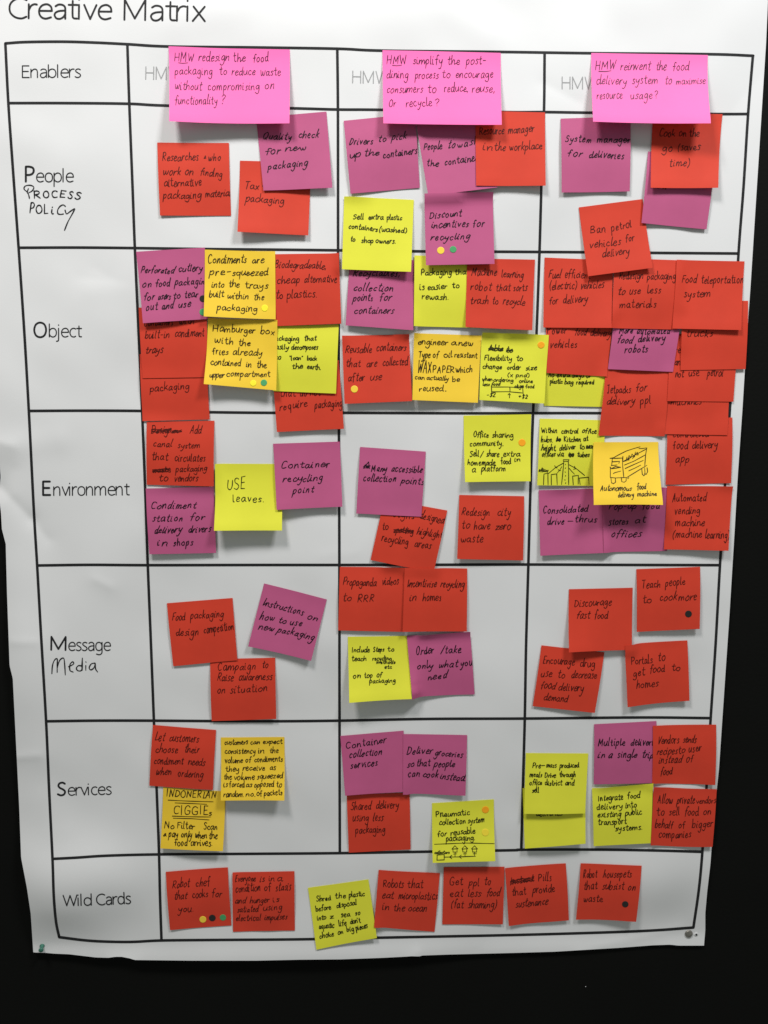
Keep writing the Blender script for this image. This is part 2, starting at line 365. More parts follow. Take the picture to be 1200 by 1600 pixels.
# ------------------------------------------------------------------ the wall
def build_wall():
    V = []; F = []
    nx, nz = 24, 24
    for j in range(nz + 1):
        for i in range(nx + 1): V.append((-2.6 + 5.2*i/nx, 0, -.2 + 3.4*j/nz))
    for j in range(nz):
        for i in range(nx): a = j*(nx+1) + i; F.append((a, a+1, a+nx+2, a+nx+1))
    b = len(V)
    V += [(-2.6, .1, -.2), (2.6, .1, -.2), (2.6, .1, 3.2), (-2.6, .1, 3.2)]; F.append((b+3, b+2, b+1, b))
    o = mesh_obj('wall', V, F, M_WALL, None, (0, 0, 0), smooth=False)
    tag(o, 'matt black wall behind the hanging paper poster', kind='structure')
    rng = random.Random(3)
    for (px, py, r) in ((915, 1541.5, .0006),):
        x, y = unproject(px, py, 0)
        V = []; F = []
        for k in range(8):
            a = k/8*6.283; q = r*rng.uniform(.7, 1.2)
            V.append((x + X0W + q*math.cos(a), -.0002, Z0W - y + q*math.sin(a)))
        V.append((x + X0W, -.0007, Z0W - y))
        for k in range(8): F.append((k, (k+1) % 8, 8))
        c = mesh_obj('paint_chip', V, F, M_PAPER, o)
build_wall()

# ------------------------------------------------------------------ the poster
LEFT = [(-60, -57), (0, -49), (300, -30), (560, -12), (700, -3), (745, 1), (775, -2), (800, 1.5), (827, 3), (850, 9), (927, 11), (1040, 15), (1060, 20), (1160, 25), (1260, 30), (1340, 33), (1387, 42), (1427, 48), (1457, 50), (1488, 52)]
RIGHT = [(-60, 1204), (0, 1200), (67, 1197), (200, 1188.5), (333, 1180), (443, 1173), (527, 1167), (640, 1160), (740, 1153), (827, 1148), (957, 1140), (1060, 1133), (1133, 1128), (1200, 1123.5), (1283, 1115), (1350, 1110), (1393, 1105), (1427, 1102), (1453, 1102), (1477, 1100)]
BOTTOM = [(52, 1488), (58, 1488.5), (68, 1488.5), (84, 1490), (108, 1491), (150, 1496), (170, 1496.5), (180, 1495), (190, 1495), (203, 1497.5), (210, 1500), (300, 1501), (400, 1501), (470, 1499.5), (533, 1499), (600, 1496.5), (638, 1494.5), (642, 1494), (655, 1494.5), (659, 1493), (700, 1491.5), (800, 1489), (867, 1487), (900, 1485), (967, 1481), (1020, 1477), (1047, 1476), (1060, 1477.5), (1100, 1477.5)]
def interp(tab, t):
    a = np.array(tab, float); return np.interp(t, a[:, 0], a[:, 1])

def poster_surf(px, py, lift):
    h = np.full(px.shape, .004)
    for _ in range(3):
        X, Y = unproject(px, py, h + .0002); h = paper_h(X, Y)
    X, Y = unproject(px, py, h + .0002 + lift)
    return np.stack([X + X0W, -(h + .0002 + lift), Z0W - Y], 1)

def build_poster():
    nu, nv = 250, 330
    U, Vv = np.meshgrid(np.linspace(0, 1, nu + 1), np.linspace(0, 1, nv + 1))
    yb = interp(BOTTOM, 52 + U*1048)
    py = -60 + (yb + 60)*Vv
    lx = interp(LEFT, np.minimum(py, 1488)); rx = interp(RIGHT, np.minimum(py, 1477))
    px = lx + (rx - lx)*U
    h = np.full(px.shape, .004)
    for _ in range(3):
        X, Y = unproject(px, py, h); h = paper_h(X, Y)
    X, Y = unproject(px, py, h)
    h = paper_h(X, Y)
    org = np.array([0, 0, Z0W + .1])
    top = np.stack([X + X0W, -h, Z0W - Y], -1).reshape(-1, 3)
    back = top.copy(); back[:, 1] += .00018
    n = len(top); F = []
    w = nu + 1
    for j in range(nv):
        for i in range(nu):
            a = j*w + i
            F.append((a, a+w, a+w+1, a+1)); F.append((n+a, n+a+1, n+a+w+1, n+a+w))
    E, F2 = skirt(top, back, nu, nv, 2*n); F += F2
    o = mesh_obj('poster', np.vstack([top, back, E]), F, M_PAPER, None, org)
    tag(o, 'large white paper poster with a ruled table, pinned to the black wall', 'poster')
    return o, org
POSTER, PORG = build_poster()

HL = [[(8.3, 67.7), (40, 65.6), (100, 65), (150, 66.5), (200, 69), (263, 72.5), (400, 74), (527, 76), (597, 79), (783, 81), (923, 83), (1107, 84.5), (1177, 87)],
      [(13, 161), (100, 161), (200, 162), (263, 165), (453, 169), (527, 171), (597, 171.5), (785, 175), (850, 175), (923, 176), (1110, 178), (1169, 178)],
      [(29, 387), (120, 386.7), (210, 387.5), (320, 389), (430, 390), (527, 391), (643, 392.5), (800, 393.3), (913, 394), (1020, 395), (1154, 396)],
      [(45, 642), (130, 641.6), (220, 642), (328, 644), (430, 645), (537, 645), (733, 645.7), (833, 645.5), (935, 645.5), (1060, 647), (1140, 647.5)],
      [(58, 883.5), (140, 882.5), (230, 883), (400, 882.7), (530, 882.7), (680, 882.4), (825, 882), (950, 882.5), (1125, 883)],
      [(72, 1127), (150, 1126), (240, 1126), (400, 1127), (530, 1126), (667, 1123.3), (820, 1122.7), (1000, 1121), (1110, 1122)],
      [(82, 1342), (120, 1340), (167, 1337), (248, 1335), (400, 1334), (530, 1333), (667, 1330.7), (800, 1328.5), (815, 1327.7), (933, 1327.5), (1030, 1329), (1097, 1331)],
      [(92.5, 1464.3), (133, 1469.3), (167, 1471.3), (207, 1471.7), (252, 1469.5), (333, 1468.7), (467, 1467.7), (600, 1465), (800, 1461), (933, 1457.3), (1017, 1454), (1083, 1449.3)]]
VL = [[(8.3, 67.7), (13, 161), (20, 262), (29, 387), (38, 520), (45, 642), (53, 800), (58, 883), (64, 990), (72, 1127), (77, 1240), (82, 1342), (84, 1400), (87.5, 1440), (92.5, 1464.3)],
      [(199, 69.5), (202, 162), (207, 290), (210.7, 388), (217, 530), (222, 642), (227, 770), (230.5, 873), (236, 1010), (240.5, 1127), (245, 1240), (248.5, 1335), (250, 1400), (252.3, 1469)],
      [(527, 76.5), (528, 171), (528.3, 391), (529.2, 520), (529.5, 645), (530.3, 883), (530.5, 1127), (531, 1332)],
      [(851, 82), (850, 175), (846, 290), (843, 393.5), (838, 530), (833, 645), (829, 760), (825.6, 882), (822, 1010), (820, 1123), (817, 1230), (814.5, 1327.5)],
      [(1176.5, 87), (1169, 178), (1162, 290), (1154, 396), (1147, 530), (1140, 647), (1132, 770), (1125, 883), (1118, 1010), (1110.5, 1122), (1104, 1230), (1097.5, 1331), (1092, 1390), (1083.5, 1449.3)]]
def dense(pts, step=8, wob=.25, rng=None):
    q = np.array(spline([(x, y, False) for x, y in pts], 8)); d = np.r_[0, np.cumsum(np.hypot(*np.diff(q, axis=0).T))]
    t = np.linspace(0, d[-1], int(d[-1]/2.5)); return list(zip(np.interp(t, d, q[:, 0]), np.interp(t, d, q[:, 1])))
for tab in (HL, VL):
    for ln in tab:
        rb = Ribbons(poster_surf); q = dense(ln)
        L = math.hypot(ln[-1][0]-ln[0][0], ln[-1][1]-ln[0][1])
        x = (q[0][0] - (q[1][0]-q[0][0])*.001, q[0][1])
        rb.add(q, 4.2, None, caps=True)
        rb.build('table_line', M_PRINT, POSTER, PORG)

def poster_text(items, name, m, font, w, slant=0, jit=0, seed=1, link=0, gap=0., space=5.):
    rng = random.Random(seed); rb = Ribbons(poster_surf)
    for it in items:
        x0, y0, x1, y1, xh, t = it[:6]; ww = it[6] if len(it) > 6 else w
        for pl in layout(t, x0, y0, x1, y1, xh, rng, font, slant, jit, gap, link, space): rb.add(pl, ww, rng if jit else None)
    return rb.build(name, m, POSTER, PORG)
def c3(ox, oy, *v):  # 3x crop coordinates -> picture points
    x0, y0, x1, y1, xh = v[:5]
    return (ox + x0/3, oy + y0/3, ox + x1/3, oy + y1/3, xh/3) + tuple(v[5:])
poster_text([c3(0, 0, 40, 84, 522, 90, 66, 'Creative'), c3(0, 0, 583, 92, 960, 99, 68, 'Matrix')], 'printed_title', M_PRINT, PRINT, 3.0)
poster_text([c3(0, 0, 105, 363, 377, 362, 39, 'Enablers')], 'printed_word', M_PRINT, PRINT, 1.7)
poster_text([c3(0, 0, 683, 371, 850, 374, 42, 'HMW')], 'printed_word', M_GREY, PRINT, 1.4)
poster_text([c3(400, 0, 453, 388, 622, 391, 40, 'HMW')], 'printed_word', M_GREY, PRINT, 1.4)
poster_text([c3(800, 0, 235, 416, 402, 417, 40, 'HMW')], 'printed_word', M_GREY, PRINT, 1.4)
poster_text([c3(0, 0, 121, 851, 158, 851, 50, 'P', 3.2), c3(0, 0, 170, 852, 344, 852, 41, 'eople')], 'printed_word', M_PRINT, PRINT, 1.75)
poster_text([c3(0, 360, 158, 499, 216, 499, 47, 'O', 3.0), c3(0, 360, 231, 499, 382, 499, 40, 'bject')], 'printed_word', M_PRINT, PRINT, 1.75)
poster_text([c3(0, 640, 202, 400, 235, 400, 45, 'E', 3.2), c3(0, 640, 252, 402, 606, 400, 40, 'nvironment')], 'printed_word', M_PRINT, PRINT, 1.75)
poster_text([c3(0, 960, 240, 166, 307, 167, 44, 'M', 2.9), c3(0, 960, 321, 169, 518, 169, 38, 'essage')], 'printed_word', M_PRINT, PRINT, 1.75)
poster_text([c3(0, 1200, 270, 127, 305, 127, 41, 'S', 3.0), c3(0, 1200, 319, 128, 521, 123, 36, 'ervices')], 'printed_word', M_PRINT, PRINT, 1.75)
poster_text([c3(0, 1200, 297, 646, 428, 643, 35, 'Wild'), c3(0, 1200, 452, 642, 612, 635, 35, 'Cards')], 'printed_word', M_PRINT, PRINT, 1.8)
def poster_word(ox, oy, items, raws, seed):
    rng = random.Random(seed); rb = Ribbons(poster_surf)
    for it in items:
        a = c3(ox, oy, *it)
        for pl in layout(a[5], *a[:5], rng, HAND, .05, 1.0, 3., 0, 5.): rb.add(pl, 1.9, rng)
    for pts in raws: rb.add(spline([(ox + x/3, oy + y/3, False) for x, y in pts], 5), 1.8, rng)
    rb.build('handwriting', M_MARK, POSTER, PORG)
poster_word(0, 0, [(162, 928, 270, 926, 21, 'ROC'), (280, 924, 375, 934, 21, 'ESS')],
            [[(133, 884), (128, 900), (134, 912), (138, 930)], [(128, 900), (113, 886), (118, 872), (140, 868), (158, 876), (152, 893), (134, 904)]], 4)
poster_word(0, 0, [(137, 1002, 225, 1002, 26, 'POL'), (240, 1000, 300, 1002, 24, 'iC')], [[(305, 985), (312, 1002), (330, 990), (350, 978), (340, 1000), (318, 1040), (302, 1080)]], 5)
poster_word(0, 960, [], [[(243, 278), (246, 240), (255, 215), (268, 208), (268, 240), (268, 272)], [(268, 250), (280, 215), (298, 205), (303, 235), (306, 284)],
            [(322, 245), (345, 232), (340, 222), (328, 235), (328, 262), (343, 270)], [(385, 242), (368, 240), (358, 252), (366, 264), (384, 258), (386, 205)], [(386, 205), (384, 240), (386, 262)],
            [(402, 240), (402, 262)], [(402, 222), (404, 225)], [(445, 228), (428, 232), (418, 250), (426, 260), (440, 250), (447, 230)], [(447, 230), (448, 255), (458, 270)]], 6)

# ------------------------------------------------------------------ sticky notes
CROP = {'A': (0, 0), 'B': (400, 0), 'C': (800, 0), 'D': (0, 360), 'E': (400, 360), 'F': (800, 360), 'G': (0, 640), 'H': (400, 640), 'I': (800, 640),
        'J': (0, 960), 'K': (400, 960), 'L': (800, 960), 'M': (0, 1200), 'N': (400, 1200), 'O': (800, 1200)}
STYLE = {  # x-height in 3x crop points, pen width in picture points, slant, jitter, linking
    'R': (20, 1.25, .18, 1.15, .5, 2.2), 'P': (18, 1.45, .28, 1.3, .75, 3.0), 'Y': (13.5, 1.45, .10, 1.15, .2, 1.9), 'G': (17, 1.4, .10, 1.2, .25, 1.8), 'K': (22, 1.15, .10, .9, .4, 2.4)}
CNAME = {'R': 'red', 'P': 'purple', 'Y': 'lime yellow', 'G': 'golden yellow', 'K': 'pink'}
NU = 16

def homog(q):
    src = q; dst = [(0, 0), (1, 0), (1, 1), (0, 1)]
    A = []; b = []
    for (x, y), (u, v) in zip(src, dst):
        A.append([x, y, 1, 0, 0, 0, -u*x, -u*y]); b.append(u)
        A.append([0, 0, 0, x, y, 1, -v*x, -v*y]); b.append(v)
    return np.append(np.linalg.solve(np.array(A), np.array(b)), 1).reshape(3, 3)

def dot_sticker(surf, px, py, r, colr, label):
    n = 22; V = []; F = []
    rng = random.Random(int(px*7 + py))
    P = [(px + k*r*math.cos(i/n*6.2832)*1.0, py + k*r*math.sin(i/n*6.2832)) for k in (1.0, .9) for i in range(n)]
    P.append((px, py))
    base = surf(np.array([p[0] for p in P]), np.array([p[1] for p in P]), np.zeros(len(P)))
    top = base.copy(); top[:n, 1] -= .00005; top[n:, 1] -= .00022
    low = base[:n].copy(); low[:, 1] += .00008
    V = np.vstack([top, low])
    for i in range(n):
        j = (i+1) % n
        F.append((i, j, n+j, n+i)); F.append((n+i, n+j, 2*n)); F.append((2*n+1+i, 2*n+1+j, j, i))
    org = tuple(base[-1])
    o = mesh_obj('dot_sticker', V, F, DOTM[colr], None, org, smooth=False)
    tag(o, label, 'dot sticker', 'small round dot stickers on the notes')

LOG = []
def note(crop, colr, quad, lift, lines, where, dots=(), draw=(), xh=None, curl=0., label=None, power=2.1, w=None, lines_w=None):
    global HMAP
    ox, oy = CROP[crop]
    Q = [(ox + quad[2*i]/3, oy + quad[2*i+1]/3) for i in range(4)]
    seed = int(sum(quad)*13) % 99991
    rng = random.Random(seed)
    lift = lift*.001*(.8 if lift < 10 else 1)
    u = np.linspace(0, 1, NU + 1); U, V = np.meshgrid(u, u)
    hc = np.array([.005, .005, .005 + lift, .005 + lift])
    for _ in range(3):
        cx, cy = unproject([p[0] for p in Q], [p[1] for p in Q], hc)
        bil = lambda a: a[0]*(1-U)*(1-V) + a[1]*U*(1-V) + a[2]*U*V + a[3]*(1-U)*V
        X, Y = bil(cx), bil(cy)
        H = h_at(X, Y)
        top = H[0:3].mean(0); k = np.polyfit(u, top, 2); base = np.polyval(k, u)
        a1, a2 = rng.uniform(-.35, .35), rng.uniform(-.15, .25)
        rng = random.Random(seed); a1, a2 = rng.uniform(-.3, .3) + curl, rng.uniform(-.12, .3)
        prof = lift*np.power(V, power)*(1 + a1*(U - .5)*2 + a2*(4*(U-.5)**2 - .4))
        bulge = .0024 if lift <= .0049 else .0010 if lift < .007 else 0
        prof = prof*(.55 if bulge > .002 else 1) + bulge*rng.uniform(.6, 1.25)*np.sin(np.pi*np.power(V, .85))
        prof += .0009*np.sin(U*rng.uniform(2, 5) + rng.uniform(0, 6))*V*rng.uniform(.3, 1)
        zt = base[None, :] + .00045 + prof
        # rest on whatever lies below
        dil = H.copy()
        for ddx in (-.0045, -.0022, 0, .0022, .0045):
            for ddy in (-.0045, -.0022, 0, .0022, .0045): dil = np.maximum(dil, h_at(X + ddx, Y + ddy))
        z = np.maximum(zt, dil + .00045)
        for _k in range(3):
            zp = np.pad(z, 1, 'edge')
            zs = (zp[:-2, 1:-1] + zp[2:, 1:-1] + zp[1:-1, :-2] + zp[1:-1, 2:] + 2*z)/6
            z = np.maximum(zs, dil + .00045)
        hc = np.array([z[0, 0], z[0, -1], z[-1, -1], z[-1, 0]])
    # write into the height map
    m = 170; uu = np.linspace(0, 1, m); UU, VV = np.meshgrid(uu, uu)
    def grid(A, a, b):
        fx = np.clip(a*NU, 0, NU - 1e-6); fy = np.clip(b*NU, 0, NU - 1e-6); ix = fx.astype(int); iy = fy.astype(int); tx = fx - ix; ty = fy - iy
        return A[iy, ix]*(1-tx)*(1-ty) + A[iy, ix+1]*tx*(1-ty) + A[iy+1, ix]*(1-tx)*ty + A[iy+1, ix+1]*tx*ty
    gx = np.clip(((grid(X, UU, VV) - HX0)/CELL).round().astype(int), 0, HN-1); gy = np.clip(((grid(Y, UU, VV) - HY0)/CELL).round().astype(int), 0, HM-1)
    np.maximum.at(HMAP, (gy, gx), grid(z, UU, VV))
    P = np.stack([X + X0W, -z, Z0W - Y], -1).reshape(-1, 3)
    B = P.copy(); B[:, 1] += .00014
    n = len(P); w_ = NU + 1; F = []
    for j in range(NU):
        for i in range(NU):
            a = j*w_ + i; F.append((a, a+w_, a+w_+1, a+1)); F.append((n+a, n+a+1, n+a+w_+1, n+a+w_))
    E, F2 = skirt(P, B, NU, NU, 2*n); F += F2
    org = (float(P[NU//2, 0]), float(P[NU//2, 1]), float(P[NU//2, 2]))
    o = mesh_obj('sticky_note', np.vstack([P, B, E]), F, PAPER[colr], None, org)
    Hm = homog(Q)
    def surf(px, py, lf, off=.00013):
        d = Hm[2, 0]*px + Hm[2, 1]*py + 1
        a = (Hm[0, 0]*px + Hm[0, 1]*py + Hm[0, 2])/d; b = (Hm[1, 0]*px + Hm[1, 1]*py + Hm[1, 2])/d
        a = np.clip(a, .004, .996); b = np.clip(b, .004, .996)
        for _ in range(2): pass
        return np.stack([grid(X, a, b) + X0W, -(grid(z, a, b) + off + lf), Z0W - grid(Y, a, b)], 1)
    st = STYLE[colr]; xh0 = (xh or st[0]); pw = w or st[1]
    rb = Ribbons(surf)
    for ln in lines:
        x0, y0, x1, y1, t = ln[:5]; hh = (ln[5] if len(ln) > 5 else xh0)/3
        a = (ox + x0/3, oy + y0/3, ox + x1/3, oy + y1/3)
        strike = t.startswith('~'); t = t.lstrip('~')
        lw = pw*min(1, .72 + .28*hh*3/st[0])
        caps = t.isupper()
        for pl in layout(t, *a, hh*(.62 if caps and len(t) > 3 else 1), rng, HAND, st[2], st[3], st[5], st[4]): rb.add(pl, lw, rng)
        if strike:
            for pl in scribble(*a, hh, rng): rb.add(pl, lw*.85, rng)
    if rb.F: rb.build('handwriting', INK[colr], o, org)
    if draw:
        rb = Ribbons(surf)
        for pl in draw:
            q = []
            for (x, y) in pl: q.append((ox + x/3 + rng.uniform(-.25, .25), oy + y/3 + rng.uniform(-.25, .25), True))
            rb.add(spline(q), 1.25, rng)
        rb.build('drawing', INK[colr], o, org)
    words = ' '.join(l[4] for l in lines if not l[4].startswith('~')).replace('"', '')
    lab = label
    for k in (6, 5, 4):
        if lab is None or (label is None and len(lab.replace('-', ' ').split()) > 15):
            lab = f'{CNAME[colr]} sticky note reading "{" ".join(words.split()[:k])}" in {where}'
    tag(o, lab, 'sticky note', f'{CNAME[colr]} sticky notes on the poster')
    for dd in dots:
        dx, dy, r, dc, dl = dd
        dot_sticker(lambda a, b, l: surf(a, b, l, .00016), ox + dx/3, oy + dy/3, r/3, dc, dl)
    return o
PE, OB, EN, ME, SE, WI, TOP = ('the People row', 'the Object row', 'the Environment row', 'the Message row', 'the Services row', 'the Wild Cards row', 'the Enablers row')
# --- People row, first column
note('A', 'R', (737,668, 1073,670, 1083,1011, 750,1010), 5, [(762,755,930,752,'Researches'), (955,745,965,745,'&',11), (975,752,1033,752,'who'), (765,820,905,820,'work on'), (937,822,1040,832,'finding'), (770,877,945,870,'alternative'), (765,932,940,930,'packaging'), (962,922,1080,919,'material')], PE,
     label='red sticky note reading "Researches who work on finding alternative packaging material"')
note('A', 'R', (1125,753, 1458,762, 1445,1103, 1113,1086), 9, [(1143,882,1210,884,'Tax'), (1230,880,1290,876,'on'), (1150,942,1325,952,'packaging')], PE,
     label='red sticky note reading "Tax packaging" half under a purple note in the People row')
note('B', 'P', (0,550, 330,523, 358,880, 35,893), 7, [(28,655,160,655,'Quality'), (195,650,290,645,'check'), (42,722,110,722,'for'), (135,712,232,705,'new'), (55,795,235,778,'packaging')], PE, curl=.1)
# --- People row, second column
note('B', 'P', (411,566, 745,533, 768,880, 443,908), 6, [(435,682,545,678,'Drivers'), (570,668,605,668,'to'), (635,660,703,655,'pick'), (440,745,485,742,'up'), (505,736,575,732,'the'), (595,745,753,722,'containers')], PE)
note('B', 'P', (750,575, 1080,553, 1132,878, 808,920), 7, [(788,700,875,696,'People'), (903,692,935,690,'to'), (950,688,1040,678,'wash'), (800,778,860,776,'the'), (888,772,1060,752,'containers')], PE)
note('B', 'R', (1028,518, 1355,527, 1358,870, 1032,870), 7, [(1050,632,1165,626,'Resource'), (1185,624,1305,618,'manager'), (1065,705,1110,705,'in'), (1120,704,1172,704,'the'), (1190,702,1342,698,'workplace')], PE)
# --- Object row, second column, lower layers
note('E', 'P', (440,125, 742,140, 737,468, 420,445), 7, [(455,210,668,212,'Recyclables,'), (455,278,637,282,'collection'), (455,325,545,325,'points'), (575,323,632,323,'for'), (460,385,640,388,'containers')], OB)
note('E', 'Y', (743,117, 1060,128, 1060,457, 740,448), 5, [(775,208,915,206,'Packaging',15), (932,206,1000,206,'that',15), (768,278,790,276,'is',16), (805,276,895,272,'easier',16), (918,270,950,270,'to',16), (778,322,900,325,'rewash.',16)], OB)
note('E', 'R', (990,130, 1308,137, 1295,468, 982,453), 7, [(1007,215,1125,212,'Machine'), (1150,218,1250,222,'learning'), (1005,280,1100,282,'robot'), (1122,284,1190,284,'that'), (1205,284,1270,282,'sorts'), (1003,345,1085,345,'trash'), (1105,346,1132,346,'to'), (1155,348,1258,352,'recycle')], OB)
note('B', 'Y', (413,921, 740,937, 727,1274, 403,1262), 8, [(455,1025,505,1025,'Sell'), (528,1028,598,1028,'extra'), (615,1030,685,1030,'plastic'), (433,1070,570,1085,'containers'), (577,1086,705,1090,'(washed)'), (443,1130,463,1131,'to'), (495,1138,550,1138,'shop'), (562,1138,653,1141,'owners.')], PE)
note('B', 'P', (790,907, 1113,900, 1118,1237, 797,1243), 8, [(815,1018,963,1010,'Discount'), (823,1068,995,1062,'incentives'), (1015,1060,1072,1058,'for'), (820,1122,998,1118,'recycling')], PE,
     dots=[(866,1173,17,'yellow','small yellow dot sticker, left one below the word recycling on a purple note'), (924,1168,16,'green','small green dot sticker, right one below the word recycling on a purple note')])
# --- People row, third column
note('C', 'P', (228,556, 555,545, 552,897, 233,902), 5, [(247,665,365,672,'System',17), (395,670,550,672,'manager',17), (255,738,325,738,'for'), (358,742,520,746,'deliveries')], PE)
# --- Object row, third column, lower layers
note('F', 'Y', (168,505, 475,510, 462,828, 150,822), 3, [(170,683,370,688,'no extra bags or'), (178,716,235,716,'plastic',12), (245,718,285,718,'bag',12), (300,718,383,718,'required',12)], OB,
     label='lime yellow sticky note reading "plastic bag required" mostly under red notes')
note('I', 'Y', (130,42, 435,50, 425,358, 118,355), 6, [(137,108,210,109,'Within'), (232,110,310,110,'central'), (328,110,395,112,'office'), (135,150,190,150,'hubs.'), (207,148,228,148,'~to'), (245,148,322,148,'Kitchen'), (335,146,357,144,'at'), (137,188,205,190,'height,'), (222,188,298,186,'deliver'), (315,184,338,184,'to'), (347,182,380,180,'near'), (140,218,200,218,'offices'), (212,218,242,218,'via'), (265,219,290,219,'~to'), (305,219,362,220,'tubes'), (125,290,168,291,'offices',9)], EN,
     label='lime yellow sticky note reading "Within central office hubs" above a tower drawing',
     draw=[[(240,234),(266,233),(265,240),(241,241),(240,234)], [(243,241),(238,300),(233,352)], [(264,240),(266,300),(267,352)], [(148,352),(150,301),(168,297),(170,352)], [(185,352),(184,304),(210,300),(212,352)], [(288,352),(285,311),(312,308),(311,350)], [(320,352),(315,320),(360,317),(362,352)],
           [(240,250),(205,270),(168,301)], [(234,266),(222,284),(211,297)], [(268,258),(300,275),(341,308)], [(268,274),(280,288),(293,302)], [(200,262),(205,271),(214,272)], [(216,280),(221,285),(228,284)], [(292,264),(299,276),(288,278)], [(250,255),(252,257)], [(252,272),(250,275)], [(249,290),(251,293)], [(251,308),(250,312)], [(249,328),(250,332)], [(253,342),(252,346)]])
note('I', 'R', (728,45, 1033,37, 1027,345, 720,352), 6, [(750,127,920,125,'Centralised'), (752,182,822,182,'food'), (843,182,960,178,'delivery'), (763,248,827,246,'app')], EN, label='red sticky note reading "food delivery app" at the right of the Environment row')
note('F', 'R', (725,640, 1025,650, 1010,960, 712,955), 5, [(745,815,888,815,'machines')], OB, label='red sticky note with only the word "machines" showing, right of the Jetpacks note')
note('F', 'R', (440,650, 738,660, 715,965, 405,962), 6, [(445,762,558,758,'Jetpacks'), (582,754,632,750,'for'), (443,812,575,810,'delivery'), (605,812,652,808,'ppl')], OB)
note('F', 'R', (158,400, 475,404, 446,685, 162,668), 6, [(165,492,250,488,'Power'), (287,495,342,497,'food'), (362,499,458,503,'delivery'), (175,556,298,556,'vehicles')], OB)
note('F', 'R', (745,485, 1060,492, 1038,803, 727,800), 6, [(762,574,790,574,'re'), (800,572,900,572,'electric'), (762,632,850,634,'and will'), (765,688,805,686,'not'), (828,686,878,684,'use'), (915,684,988,682,'petrol')], OB,
     label='red sticky note reading "not use petrol" below the trucks note')
note('F', 'P', (485,345, 800,352, 755,663, 450,650), 6, [(500,484,560,486,'More'), (580,486,735,488,'automated'), (490,527,560,527,'food'), (587,524,712,520,'delivery'), (525,575,632,572,'robots')], OB,
     label='purple sticky note reading "food delivery robots" among the red notes')
note('F', 'R', (795,328, 1107,330, 1095,650, 790,655), 6, [(815,500,940,498,'trucks')], OB, label='red sticky note reading "trucks" below the Food teleportation note')
note('F', 'R', (153,127, 475,140, 468,457, 147,455), 7, [(173,220,230,220,'Fuel'), (250,220,370,224,'efficient'), (177,277,305,272,'(electric)'), (325,272,432,268,'vehicles'), (175,346,218,344,'for'), (243,340,355,334,'delivery')], OB)
note('F', 'R', (480,130, 785,140, 775,465, 468,457), 6, [(500,228,610,230,'Redesign'), (632,230,763,230,'packaging'), (495,300,527,300,'to'), (548,300,600,298,'use'), (633,295,695,293,'less'), (505,362,675,358,'materials')], OB, curl=-.1)
note('F', 'R', (772,137, 1090,145, 1075,467, 752,460), 8, [(797,243,868,243,'Food'), (890,243,1085,243,'teleportation'), (808,312,930,308,'system')], OB)
note('C', 'R', (313,972, 612,933, 660,1255, 357,1295), 8, [(370,1090,438,1084,'Ban'), (468,1080,562,1062,'petrol'), (365,1162,510,1145,'vehicles'), (533,1132,575,1126,'for'), (423,1205,550,1190,'delivery')], PE)
note('C', 'P', (638,710, 955,722, 912,1075, 607,1045), 6, [(645,815,720,815,'Pay'), (645,885,720,887,'now')], PE, label='purple sticky note with hidden writing, half under the red "Cook on the go" note')
note('C', 'R', (662,530, 987,535, 967,880, 650,880), 9, [(692,640,765,640,'Cook'), (787,640,882,640,'on the'), (707,707,755,707,'go'), (780,704,887,700,'(saves'), (740,780,835,778,'time)')], PE, curl=.2)
# --- Enablers row
note('A', 'K', (790,217, 1358,232, 1357,578, 793,568), 12, [(818,280,905,283,'HMW'), (930,280,1070,282,'redesign'), (1093,285,1150,285,'the'), (1185,285,1258,285,'food'), (818,345,992,345,'packaging'), (1027,345,1060,345,'to'), (1085,346,1195,346,'reduce'), (1220,348,1315,350,'waste'), (818,415,942,417,'without'), (972,417,1212,417,'compromising'), (1240,415,1283,415,'on'), (818,487,1015,483,'functionality'), (1032,480,1050,480,'?')],
     TOP, draw=[[(835,291),(856,293),(878,290)]], power=1.5, label='pink sticky note, leftmost of the three, reading "HMW redesign the food packaging"')
note('B', 'K', (593,235, 1147,248, 1152,585, 597,578), 13, [(613,298,705,296,'HMW'), (738,298,875,298,'simplify'), (900,299,957,299,'the'), (987,300,1075,300,'post-'), (613,362,713,364,'dining'), (748,364,857,362,'process'), (875,360,912,360,'to'), (938,360,1113,360,'encourage'), (613,432,783,430,'consumers'), (808,430,845,430,'to'), (885,428,995,426,'reduce,'), (1015,428,1118,428,'reuse,'), (622,500,657,500,'Or'), (705,498,828,495,'recycle'), (840,495,860,495,'?')],
     TOP, draw=[[(640,303),(660,306),(683,304)]], power=1.5, label='pink sticky note, middle of the three, reading "HMW simplify the post-dining process"')
note('C', 'K', (372,248, 918,258, 932,578, 380,570), 17, [(393,322,487,320,'HMW'), (512,322,652,322,'reinvent'), (678,324,727,324,'the'), (757,324,833,324,'food'), (400,390,540,390,'delivery'), (568,388,685,386,'system'), (722,388,752,388,'to'), (775,388,912,388,'maximise',18), (400,460,523,458,'resource'), (560,458,663,458,'usage'), (672,455,690,455,'?')],
     TOP, draw=[[(410,330),(440,331),(468,328)]], power=1.5, label='pink sticky note, rightmost of the three, reading "HMW reinvent the food delivery system"')

